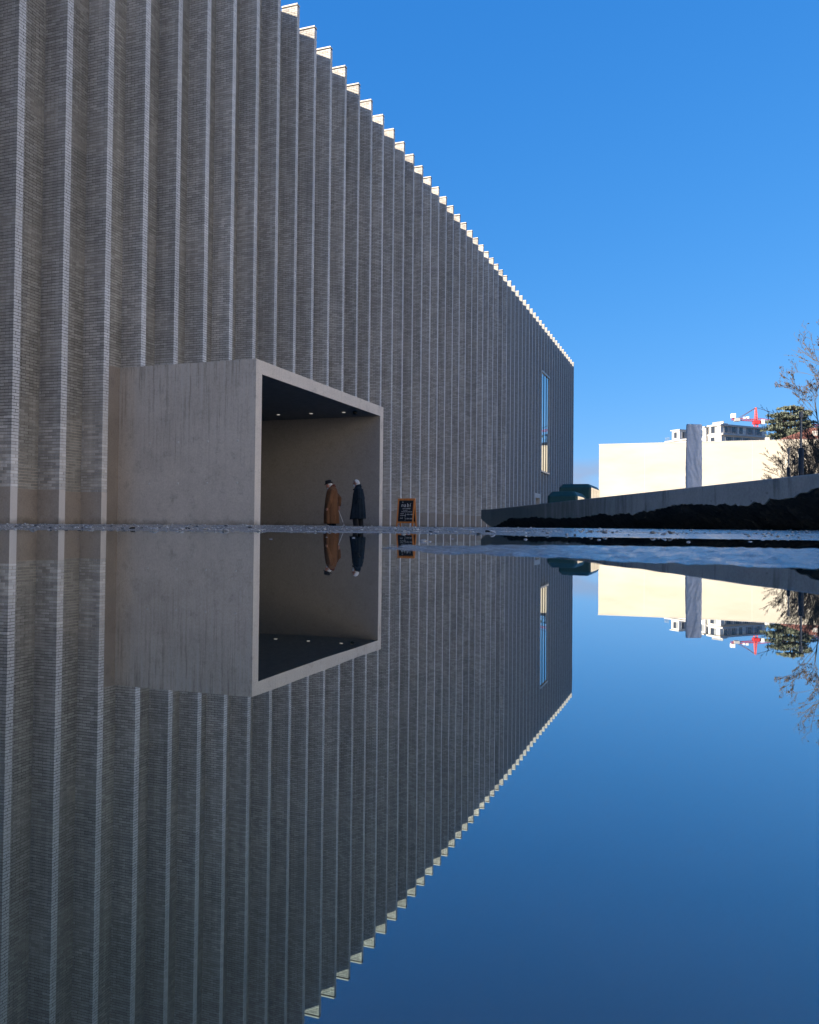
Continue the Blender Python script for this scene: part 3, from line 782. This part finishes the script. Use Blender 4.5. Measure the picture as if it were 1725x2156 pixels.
# red-roofed house
def red_house():
    dp = 205; c = P(1650, 1118, dp); e = empty('red_roofed_house', (c.x, c.y, 0), R(19.7-6)); tag(e, 'house with a brown red tiled hip roof behind the bare trees at right', 'house')
    m = dp/1728; z0 = P(1650, 926, dp).z; z1 = P(1725, 893, dp).z
    w = MB(); w.box(.3, 22, 0, 16, 0, z0); w.build('wall', M_APW, e)
    w = MB(); w.add([(-.5,-.8,z0), (23,-.8,z0), (23,16.8,z0), (-.5,16.8,z0), (9.5,8,z1), (14,8,z1), (-.5,-.8,z0-.2), (23,-.8,z0-.2), (23,16.8,z0-.2), (-.5,16.8,z0-.2)],
                    [(0,1,5,4), (1,2,5), (2,3,4,5), (3,0,4), (0,6,7,1), (1,7,8,2), (2,8,9,3), (3,9,6,0), (6,9,8,7)])
    n = NT('brown_roof_tiles'); n.col(n.mix(n.ramp(n.noise(2.5, detail=5), .3, .7), (.16, .07, .05), (.30, .13, .09))); n.bump(n.noise(6, sc=(1, .3, 1)), .6, .05)
    rf = w.build('roof', n.set(.85, .2), e)
    w = MB(); w.box(-3.2, -2.4, 3, 4, 0, P(1650, 918, dp).z); w.build('chimney', M_APW, e)
    w = MB(); w.box(8, 9, 2, 3, z0, P(1650, 905, dp).z); w.build('chimney', M_APW, e)
red_house()

# tower crane
def crane():
    dp = 330; m = dp/1728; b = P(1592, 1118, dp); e = empty('tower_crane', (b.x, b.y, 0), R(19.7-4)); tag(e, 'red and white tower crane standing behind the apartment block', 'crane')
    M_RED = flat('crane_red', (.50, .035, .04), .5, .4, vary=.08); M_CW = flat('crane_white', (.75, .75, .72), .5)
    z = lambda py: P(1592, py, dp).z; X_ = lambda px: (px-1592)*m
    def lattice(name, a, bq, w_, n, r=.09, taper=1.0, mat=M_RED):
        a = Vector(a); bq = Vector(bq); d = (bq-a); t = d.normalized(); s = Vector((0, 1, 0)); u = t.cross(s).normalized()
        mb = MB(); cs = []
        for k in range(n+1):
            f = k/n; h = w_*(1-(1-taper)*f); c = a+d*f; cs.append([c+(s*i+u*j)*h for i, j in ((-1,-1),(1,-1),(1,1),(-1,1))])
        for q in range(4): mb.tube([c[q] for c in cs], r, 4)
        for k in range(n):
            for q in range(4): mb.tube([cs[k][q], cs[k+1][(q+1) % 4]], r*.6, 3); mb.tube([cs[k][q], cs[k][(q+1) % 4]], r*.6, 3)
        return mb.build(name, mat, e)
    lattice('mast', (0, 0, 0), (0, 0, z(884)), .6, 24, .12)
    lattice('tower_head', (0, 0, z(884)), (-.1, 0, z(858)), .5, 5, .13, .4)
    lattice('counter_jib', (0, 0, z(885)), (X_(1541), 0, z(882)), .4, 10, .09)
    lattice('jib', (0, 0, z(882)), (X_(1800), 0, z(905)), .35, 34, .045)
    def bx(name, x0, x1, z0, z1, mat, y=1.0): w = MB(); w.box(X_(x0), X_(x1), -y, y, z(z0), z(z1)); bevel(w.build(name, mat, e), .05)
    bx('counterweight', 1541, 1549, 880, 871, M_CW); bx('counterweight', 1547, 1558, 887, 880.5, flat('crane_grey', (.4, .4, .4), .6)); bx('machine_room', 1566, 1570, 882, 878, M_CW, .6); bx('winch_house', 1573, 1577, 882, 877, M_CW, .6)
    bx('operator_cab', 1602, 1609, 893, 884, M_CW, .9); bx('turntable', 1586, 1599, 893, 886, M_RED, 1.1); bx('cab_window', 1599, 1601.9, 891, 886, M_PANE, .8)
    w = MB(); w.tube([(-.1, 0, z(858)), (X_(1556), 0, z(880))], .09, 4); w.tube([(-.1, 0, z(858.5)), (X_(1560), 0, z(880))], .07, 4); w.build('pendant_cable', flat('cable', (.12, .05, .05), .6), e)
    w = MB(); w.tube([(.1, 0, z(858)), (X_(1700), 0, z(892))], .09, 4); w.build('pendant_cable', flat('cable_dark', (.05, .04, .05), .6), e)
crane()

# ------------------------------------------------------------------ chalkboard sign
def font_mesh(txt, size, shear=0.0):
    cu = bpy.data.curves.new('lettering', 'FONT'); cu.body = txt; cu.size = size; cu.align_x = 'LEFT'; cu.extrude = .0006; cu.shear = shear; cu.resolution_u = 3
    o = bpy.data.objects.new('tmp', cu); COL.objects.link(o); dg = bpy.context.evaluated_depsgraph_get(); me = bpy.data.meshes.new_from_object(o.evaluated_get(dg))
    bpy.data.objects.remove(o); return me
def sign():
    dp = 29.6; b = P(856, 1115, dp); g = gz(b.x, b.y)
    e = empty('chalkboard_sign', (b.x, b.y, g), YAW + R(-26)); tag(e, 'orange framed folding chalkboard sign standing right of the entrance portal', 'sign')
    n = NT('varnished_orange_wood'); n.col(n.mix(n.ramp(n.noise(20, sc=(1, 1, .1)), .3, .7), (.48, .14, .025), (.66, .23, .045))); M_W = n.set(.45, .4)
    M_CB = flat('chalkboard', (.008, .010, .016), .6); M_CH = flat('chalk', (.62, .62, .60), .9)
    H = 1.22; W_ = .68; lean = .17
    def side(sgn, name_board):
        # frame leaning: y offset from ridge grows towards the floor
        A = Matrix.Rotation(math.atan2(lean*sgn, H), 4, 'X'); T_ = Matrix.Translation((0, 0, H)) @ A
        def bx(name, x0, x1, y0, y1, z0, z1, mat, par=e): w = MB(); w.box(x0, x1, y0, y1, z0-H, z1-H, M=T_); o = w.build(name, mat, par); bevel(o, .004); return o
        y0, y1 = (-.028, -.002) if sgn < 0 else (.002, .028)
        for s in (-1, 1): bx('leg', min(s*W_/2, s*(W_/2-.05)), max(s*W_/2, s*(W_/2-.05)), y0, y1, 0, H, M_W)
        bx('rail', -W_/2+.051, W_/2-.051, y0, y1, H-.055, H-.002, M_W); bx('rail', -W_/2+.051, W_/2-.051, y0, y1, .335, .39, M_W)
        bd = bx(name_board, -W_/2+.051, W_/2-.051, y0+.008, y1-.006, .391, H-.056, M_CB)
        return T_, bd, y0+.008
    T_, bd, yy = side(-1, 'board'); side(1, 'board')
    F = T_ @ Matrix.Translation((0, yy-.002, 0)) @ Matrix.Rotation(R(90), 4, 'X')
    for txt, x, z, s, sh in (('n', -.19, .93, .19, .1), ('le', -.165, 1.075, .075, .2), ('a', -.08, .93, .19, .1), ('b', .03, .93, .19, .1), ('i', .145, .93, .19, .1),
                             ('LA CUISINE', -.13, .845, .062, .2), ('et son bar', -.09, .79, .04, .2), ('VOUS ACCUEILLE', -.18, .73, .056, .2),
                             ('mardi', -.20, .665, .055, .15), ('dimanche', -.20, .60, .055, .15), ('10H-18H', .05, .63, .065, 0), ('jeudi', -.20, .50, .055, .15), ('10H-20H', .05, .475, .065, 0)):
        me = font_mesh(txt, s, sh); me.transform(F @ Matrix.Translation((x, z-H, 0))); me.materials.append(M_CH)
        o = link(bpy.data.objects.new('chalk_lettering', me), bd)
    w = MB()
    for k in range(12): w.box(.0+.01*math.sin(k), .006+.01*math.sin(k), -.0008, .0008, .42+k*.024-H, .444+k*.024-H, M=T_ @ Matrix.Translation((0, yy-.003, 0)))
    w.box(.005, .03, -.0008, .0008, .50-H, .506-H, M=T_ @ Matrix.Translation((0, yy-.003, 0))); w.box(.005, .03, -.0008, .0008, .655-H, .661-H, M=T_ @ Matrix.Translation((0, yy-.003, 0)))
    w.build('chalk_line', M_CH, bd)
    w = MB(); w.box(-W_/2-.01, W_/2+.01, -.035, .035, H-.002, H+.018); bevel(w.build('top_rail', M_W, e), .004)
sign()

# ------------------------------------------------------------------ people
M_SKIN = flat('weathered_skin', (.36, .17, .12), .6, vary=.1, scale=20, Subsurface_Weight=.05); M_HAIR = flat('white_hair', (.44, .43, .42), .8, vary=.15, scale=60)
M_MASK = flat('pale_blue_mask', (.40, .52, .60), .8, vary=.06); M_BLK = flat('black_felt', (.008, .008, .010), .85); M_TROU = flat('black_trousers', (.008, .009, .012), .9)
def wool(name, a, b):
    n = NT(name); f = n.noise(3, detail=5); g = n.noise(90, detail=3)
    n.col(n.mix(.5, n.mix(n.ramp(f, .3, .7), a, b), n.mix(g, .7, 1.3), 'MULTIPLY')); n.bump(n.math('ADD', g, n.math('MULTIPLY', n.noise(16, sc=(1, 1, .12), detail=3), 6.0)), .5, .012); return n.set(.95, .15)
M_BROWN = wool('brown_wool', (.10, .046, .022), (.165, .078, .038)); M_NAVY = wool('dark_navy_wool', (.005, .010, .016), (.012, .020, .030))
def remesh(o, vox):
    md = o.modifiers.new('r', 'REMESH'); md.mode = 'VOXEL'; md.voxel_size = vox
    s2 = o.modifiers.new('s', 'SMOOTH'); s2.iterations = 3; s2.factor = .5
    dg = bpy.context.evaluated_depsgraph_get(); me = bpy.data.meshes.new_from_object(o.evaluated_get(dg)); o.modifiers.clear(); old = o.data; o.data = me
    me.name = old.name
    me.polygons.foreach_set('use_smooth', [True]*len(me.polygons)); return o
def hand(mb, w, d, side):
    d = Vector(d).normalized(); f = Vector((1, 0, 0)); f = (f - d*f.dot(d)).normalized(); s = d.cross(f)
    mb.tube([w-d*.02, w+d*.03, w+d*.085], [.024, .034, .034], 8, ry=.6)
    for k, ln in enumerate((.062, .075, .07, .052)):
        b = w + d*.08 + f*(.027-.018*k); m_ = b + d*ln*.5 + s*side*.012; t = b + d*ln*.8 + s*side*.035
        mb.tube([b-d*.01, m_, t], [.0088, .0085, .0075], 6)
    mb.tube([w+d*.02+f*.02, w+d*.05+f*.045, w+d*.085+f*.05], [.012, .010, .008], 6)
def person(loc, rz, label, spec):
    e = empty('person', loc, rz); tag(e, label, 'person')
    b = MB(); hc = Vector(spec['head']); hp = spec['tilt']
    HM = Matrix.Rotation(hp, 3, 'Y')     # positive tilts the face down
    hd = lambda x, y, z: hc + HM @ Vector((x, y, z))
    b.ell(hc, (.098, .078, .118), 20, 14, M=HM); b.ell(hd(.035, 0, -.055), (.062, .056, .070), 16, 10, M=HM)
    b.tube([hd(.085, 0, .015), hd(.112, 0, -.018), hd(.098, 0, -.035)], [.010, .016, .012], 8)
    for s in (-1, 1): b.ell(hd(-.005, s*.079, -.01), (.018, .009, .030), 10, 8, M=HM); b.ell(hd(.080, s*.03, .022), (.014, .018, .010), 8, 6, M=HM)
    nk = Vector(spec['neck'])
    b.tube([hd(-.02, 0, -.06), nk, nk-Vector((.02, 0, .12))], [.052, .056, .07], 12)
    pel = Vector(spec['pelvis'])
    b.tube([nk-Vector((.01, 0, .02)), nk-Vector((.03, 0, .12)), nk.lerp(pel, .45)+Vector((-.01, 0, 0)), nk.lerp(pel, .8), pel], [.055, .095, .10, .10, .11], 14)
    for a in spec['arms']:
        b.tube([Vector(p) for p in a], [.038, .032, .024], 10)
        b.tube([nk-Vector((.03, 0, .10)), Vector(a[0])+Vector((.02,0,0))], [.05, .042], 10)
        hand(b, Vector(a[-1]), Vector(a[-1])-Vector(a[-2])+Vector((0, 0, -.1)), 1 if a[0][1] > 0 else -1)
    for l in spec['legs']:
        b.tube([pel+Vector((0, l[0][1]*.9, 0)), Vector(l[0]), Vector(l[1]), Vector(l[2])], [.085, .078, .055, .036], 10)
        f_ = Vector(l[2]); b.tube([f_+Vector((-.05, 0, -.03)), f_+Vector((.05, 0, -.045)), f_+Vector((.15, 0, -.055))], [.03, .034, .024], 8)
    bo = b.build('body', M_SKIN, e); remesh(bo, .0062)
    # hair, mask
    h = MB()
    ring = []
    cap = spec.get('cap', .3)
    n_ = 18
    for i in range(1, 11):
        a = math.pi*i/11; rr = []
        for j in range(n_):
            q = 2*math.pi*j/n_
            p = Vector((.106*math.sin(a)*math.cos(q), .086*math.sin(a)*math.sin(q), .124*math.cos(a)))
            if p.x > .008+.075*max(p.z, 0)/.12*spec['front'] and p.z < .085: p.x = .008+.075*max(p.z, 0)/.12*spec['front']
            if p.z < -.055: p = Vector((p.x*.88-.006, p.y*.85, max(p.z, -.085)))
            rr.append(hd(*p) + Vector((random.gauss(0, .0015), random.gauss(0, .0015), 0)))
        ring.append(rr)
    h.rings(ring); h.build('hair', M_HAIR, e, True)
    mk = MB(); mk.ell(hd(.078, 0, -.058), spec['mask'], 14, 10, M=HM); mo_ = mk.build('face_mask', M_MASK, e, True)
    st = MB(); 
    for s in (-1, 1): st.tube([hd(.06, s*.052, -.045), hd(.0, s*.082, -.005)], .003, 4); st.tube([hd(.06, s*.052, -.075), hd(.0, s*.082, -.03)], .003, 4)
    st.build('mask_strap', M_MASK, e)
    if spec.get('glasses'):
        g = MB()
        for s in (-1, 1):
            g.tube([hd(.096, s*.035, .018) + HM @ Vector((0, .024*math.cos(t), .018*math.sin(t))) for t in np.linspace(0, 6.28, 12)], .0035, 4); g.tube([hd(.095, s*.058, .020), hd(.0, s*.084, .012)], .004, 4)
        g.build('glasses', M_DARK, e)
    # coat: lofted rings with hanging folds
    ct = MB(); rs = []; n_ = 44; zt = spec['coat']
    zs = []
    for (a, b_) in zip(zt, zt[1:]):
        for k in range(5): f = k/5; zs.append(tuple(a[i]+(b_[i]-a[i])*f for i in range(4)))
    zs.append(zt[-1]); zlo = zt[0][0]
    for z, xf, xb, hw in zs:
        r_ = []; dn = max(0, min(1, (1.25-z)/.7))
        for j in range(n_):
            q = 2*math.pi*j/n_; cx = (xf+xb)/2; rx = (xf-xb)/2
            fold = 1 + dn*(.055*math.sin(q*7+1.3+z*.7)+.03*math.sin(q*13+z*1.7))
            c_, s_ = math.cos(q), math.sin(q)
            sq = 1/(abs(c_)**2.6+abs(s_)**2.6)**(1/2.6)
            r_.append((cx+rx*c_*sq*(fold if dn else 1), hw*s_*sq*fold, z + spec.get('dip', 0)*max(0, c_)**3*(1 if z < zlo+.02 else .3 if z < zlo+.1 else 0)))
        rs.append(r_)
    ct.rings(rs)
    for a in spec['arms']:
        p = [Vector(x) for x in a]; mid = p[0].lerp(p[1], .5)
        pts = [p[0]+Vector((.01, -.05 if p[0].y > 0 else .05, .015)), p[0], mid, p[1], p[1].lerp(p[2], .5), p[2]]
        ct.tube(pts, [.05, .078, .074, .068, .062, .056], 14)
    co = ct.build('coat', spec['mat'], e); remesh(co, .009)
    cl = MB(); c0 = Vector(spec['collar']); cm = Matrix.Rotation(spec['ctilt'], 3, 'Y'); rr = []
    for k, (rad, z) in enumerate(((.100, -.045), (.088, 0), (.086, spec['ch']), (.096, spec['ch']-.004), (.104, -.03))):
        rr.append([c0 + cm @ Vector((rad*math.cos(t)*1.05+(.02 if math.cos(t) > .7 else 0), rad*math.sin(t)*.92, z - (.03 if math.cos(t) > .6 else 0))) for t in np.linspace(0, 2*math.pi, 25)[:-1]])
    cl.rings(rr, cap=False); cl.build('collar', spec['cmat'], e, True)
    if spec.get('flap'):
        w = MB(); p = [Vector(q) for q in spec['flap']]; off = Vector((0, .012, 0)); w.add([q-off for q in p]+[q+off for q in p], [(0,1,2,3), (7,6,5,4), (0,4,5,1), (1,5,6,2), (2,6,7,3), (3,7,4,0)]); w.build('lapel', spec['cmat'], e)
    tr = MB()
    for l in spec['legs']:
        tr.tube([pel+Vector((0, l[0][1], -.05)), Vector(l[0]), Vector(l[1]), Vector(l[2])+Vector((0, 0, .0))], [.115, .105, .088, .080], 14)
    remesh(tr.build('trousers', M_TROU, e), .010)
    for l in spec['legs']:
        f_ = Vector(l[2]); s = MB(); s.tube([f_+Vector((-.085, 0, -.045)), f_+Vector((-.05, 0, -.04)), f_+Vector((.05, 0, -.05)), f_+Vector((.15, 0, -.062)), f_+Vector((.20, 0, -.068))], [.02, .042, .048, .042, .02], 12, ry=.85)
        s.build('shoe', M_DARK, e, True)
    if spec.get('hat'):
        ht = MB(); A = Matrix.Rotation(hp*.35, 3, 'Y'); c = hd(-.015, 0, .060)
        def ringz(rx, ry, z, up=0, dent=0): return [c + A @ Vector((rx*math.cos(t), ry*math.sin(t), z + up*abs(math.sin(t))**2 + (up*1.2 if math.cos(t) < -.5 else -up*.5*(math.cos(t) > .6)) - dent*math.exp(-(math.sin(t)*3)**2))) for t in np.linspace(0, 2*math.pi, 33)[:-1]]
        ht.rings([ringz(.100, .088, -.002), ringz(.155, .135, -.006, .022), ringz(.157, .137, .001, .022), ringz(.112, .098, .008), ringz(.104, .090, .055), ringz(.096, .082, .105), ringz(.075, .060, .118), ringz(.03, .025, .100)])
        ht.build('fedora_hat', M_BLK, e, True)
        bd = MB(); bd.rings([ringz(.1125, .0985, .010), ringz(.109, .095, .034)], cap=False); bd.build('hat_band', M_DARK, e, True)
    return e
f2w = lambda dx, ax: (ax-dx)/1083.0
face = math.pi + YAW
def ctr(px, dp): q = P(px, 1110, dp); return (q.x, q.y, gz(q.x, q.y))
man1 = dict(head=(.085, 0, 1.525), tilt=R(32), neck=(-.02, 0, 1.44), pelvis=(.0, 0, .86),
    arms=[((-.02, .20, 1.36), (.05, .26, 1.04), (.12, .22, .80)), ((-.06, -.20, 1.34), (-.255, -.20, 1.12), (-.245, -.12, .87))],
    legs=[((.03, .09, .80), (.06, .09, .46), (.05, .09, .09)), ((-.02, -.09, .80), (-.03, -.09, .46), (-.10, -.09, .09))], front=.1, mask=(.026, .045, .042),
    coat=[(.29, .235, -.255, .235), (.58, .235, -.235, .23), (.86, .225, -.215, .235), (1.14, .20, -.205, .24), (1.33, .165, -.19, .235), (1.42, .12, -.165, .19), (1.48, .075, -.12, .115), (1.51, .05, -.09, .075)],
    mat=M_BROWN, cmat=wool('dark_red_brown_wool', (.07, .018, .014), (.10, .03, .02)), collar=(-.02, 0, 1.485), ctilt=R(28), ch=.055, hat=True)
man2 = dict(head=(.055, 0, 1.610), tilt=R(14), neck=(-.015, 0, 1.50), pelvis=(-.01, 0, .90),
    arms=[((-.05, .20, 1.40), (-.09, .25, 1.12), (.03, .19, .93)), ((-.05, -.20, 1.40), (-.11, -.25, 1.12), (.0, -.18, .93))],
    legs=[((.05, .09, .84), (.08, .09, .48), (.03, .09, .09)), ((-.06, -.09, .84), (-.07, -.09, .48), (-.10, -.09, .09))], front=.4, mask=(.040, .046, .046), glasses=True,
    coat=[(.455, .255, -.245, .25), (.62, .235, -.24, .245), (.86, .205, -.225, .24), (1.10, .175, -.20, .245), (1.28, .155, -.175, .245), (1.40, .12, -.15, .20), (1.475, .07, -.10, .125), (1.51, .06, -.08, .09)], dip=-.03,
    mat=M_NAVY, cmat=M_NAVY, collar=(-.01, 0, 1.495), ctilt=R(16), ch=.065, flap=[(.05, 0, 1.50), (.175, 0, 1.41), (.165, 0, 1.375), (.04, 0, 1.40)])
l1 = ctr(698, 26.6); l2 = ctr(753.5, 26.6)
person(l1, face+R(4), 'stooped person in long brown coat and black fedora holding a walking stick', man1)
person(l2, face-R(8), 'white haired person in dark navy coat and mask walking behind the hatted one', man2)
def stick():
    m = Matrix.Translation(l1) @ Matrix.Rotation(face+R(4), 4, 'Z'); a = Vector((-.20, -.10, .80)); b = Vector((-.50, -.12, .012))
    e = empty('walking_stick', m @ b); tag(e, 'slim white cane with dark bands trailing behind the person in brown', 'cane')
    w = lambda p: (m @ Vector(p)) - (m @ b)
    s = MB(); s.tube([w(a), w(b)], [.0085, .0075], 8); s.build('shaft', flat('white_cane', (.72, .70, .68), .5), e)
    s = MB(); s.tube([w(a+Vector((.10, 0, .03))), w(a+Vector((.03, 0, .05))), w(a+Vector((-.01, 0, .02))), w(a)], .011, 8); s.build('handle', M_DARK, e)
    for f in (.60, .80): s = MB(); s.tube([w(a.lerp(b, f)), w(a.lerp(b, f+.035))], .014, 8); s.build('joint', M_DARK, e)
    s = MB(); s.tube([w(a.lerp(b, .975)), w(b)], .014, 8); s.build('ferrule', M_DARK, e)
stick()

# ------------------------------------------------------------------ grit, pebbles and leaf litter on the wet asphalt
M_PEB = flat('pale_pebble', (.25, .25, .25), .35, .5, scale=40); M_GRIT = flat('mixed_grit', (.22, .22, .21), .5, .5, vary=.9, scale=9); M_LIT = flat('dark_leaf_litter', (.02, .018, .015), .6, vary=.6, scale=9)
def rock(r, seed, flatn=.7):
    rnd = random.Random(seed); w = MB(); rs = []
    for i in range(1, 6):
        a = math.pi*i/6; rs.append([(r*math.sin(a)*math.cos(t)*rnd.uniform(.75, 1.2), r*math.sin(a)*math.sin(t)*rnd.uniform(.75, 1.2), -r*flatn*math.cos(a)*rnd.uniform(.85, 1.1)) for t in np.linspace(0, 6.28, 9)[:-1]])
    w.rings(rs); return w
PEBL = ['small pale pebble in the puddle below the left post of the entrance portal', 'pale wet pebble left of the reflection of the person in brown',
 'pale wet pebble inside the reflection of the brown coat', 'pale wet pebble between the reflections of the two people', 'tiny pebble on the front wet bar below the brown coat reflection',
 'largest pale pebble, just right of the chalkboard sign reflection', 'pale pebble touching the right side of the largest pebble', 'pale pebble in the puddle right of the largest pebble, below the narrow fins',
 'small pale pebble directly behind the largest pebble', 'lone pebble far left in the puddle below the second brick fin', 'pale wet pebble in the puddle below the tip of the low wall, nearer the lens',
 'pale wet pebble in the dark strip below the left corner of the cream hall', 'pale wet pebble in the dark strip below the wrapped grey pillar', 'pale wet pebble in the dark strip below the red crane',
 'pale wet pebble in the dark strip left of the wrapped pillar reflection', 'very small pebble in the puddle below the tip of the low wall', 'pale pebble on the edge of the front wet bar below the museum far corner']
pebs = [(571, 1137, 2.1, .009), (688, 1130, 2.6, .008), (717, 1138, 2.1, .008), (745, 1131, 2.5, .010), (727, 1151, 1.6, .006), (892, 1138, 2.0, .016), (905, 1141, 1.95, .010), (953, 1132, 2.5, .009), (880, 1133, 2.4, .006), (165, 1132, 1.9, .007), (1107, 1134, 2.5, .012), (1262, 1134, 2.6, .012), (1450, 1140, 2.3, .012), (1580, 1137, 2.5, .011), (1378, 1131, 2.9, .009), (992, 1141, 2.2, .005), (1195, 1146, 1.9, .008)]
for k, (px_, py_, dp, r) in enumerate(pebs):
    q = P(px_, 1111.5+.0101*(px_-862)-1.2, dp); z = max(gz(q.x, q.y), -.004)
    r *= .62; w = rock(r, k); o = w.build('pebble', M_PEB, None, True); o.location = (q.x, q.y, z+r*.35)
    tag(o, PEBL[k], 'pebble', 'pale pebbles in the shallow puddle')
def scatter(name, n, rlo, rhi, size, mat, label, cat, flatn, amin=-32, amax=34):
    w = MB()
    for k in range(n):
        a = YAW - R(random.uniform(amin, amax)); r = random.uniform(rlo, rhi); x, y = -math.sin(a)*r, math.cos(a)*r; z = gz(x, y)
        if z < -.003: continue
        s = size*random.uniform(.4, 1.3)*(1 if random.random() < .85 else 1.8); b = rock(s, k, flatn*random.uniform(.6, 1.3)); M_ = Matrix.Rotation(random.uniform(0, 6), 3, 'Z') @ Matrix.Rotation(random.gauss(0, .3), 3, 'X')
        w.add([(M_ @ Vector(v))+Vector((x, y, z+s*flatn*.5)) for v in b.v], b.f)
    o = w.build(name, mat); tag(o, label, cat, kind='stuff'); return o
scatter('grit', 1300, 4.3, 12.5, .0075, M_GRIT, 'mixed grey grit scattered over the wet asphalt beyond the puddle', 'grit', .6)
scatter('leaf_litter', 110, 4.6, 10, .012, M_LIT, 'dark curled leaf litter lying along the far shore of the puddle', 'litter', .28)
scatter('pale_gravel', 130, 4.4, 11, .008, M_PEB, 'pale gravel chips along the far shore of the puddle', 'gravel', .45)
print('tris', sum(len(m.polygons)*2 for m in bpy.data.meshes), 'objs', len(bpy.data.objects))
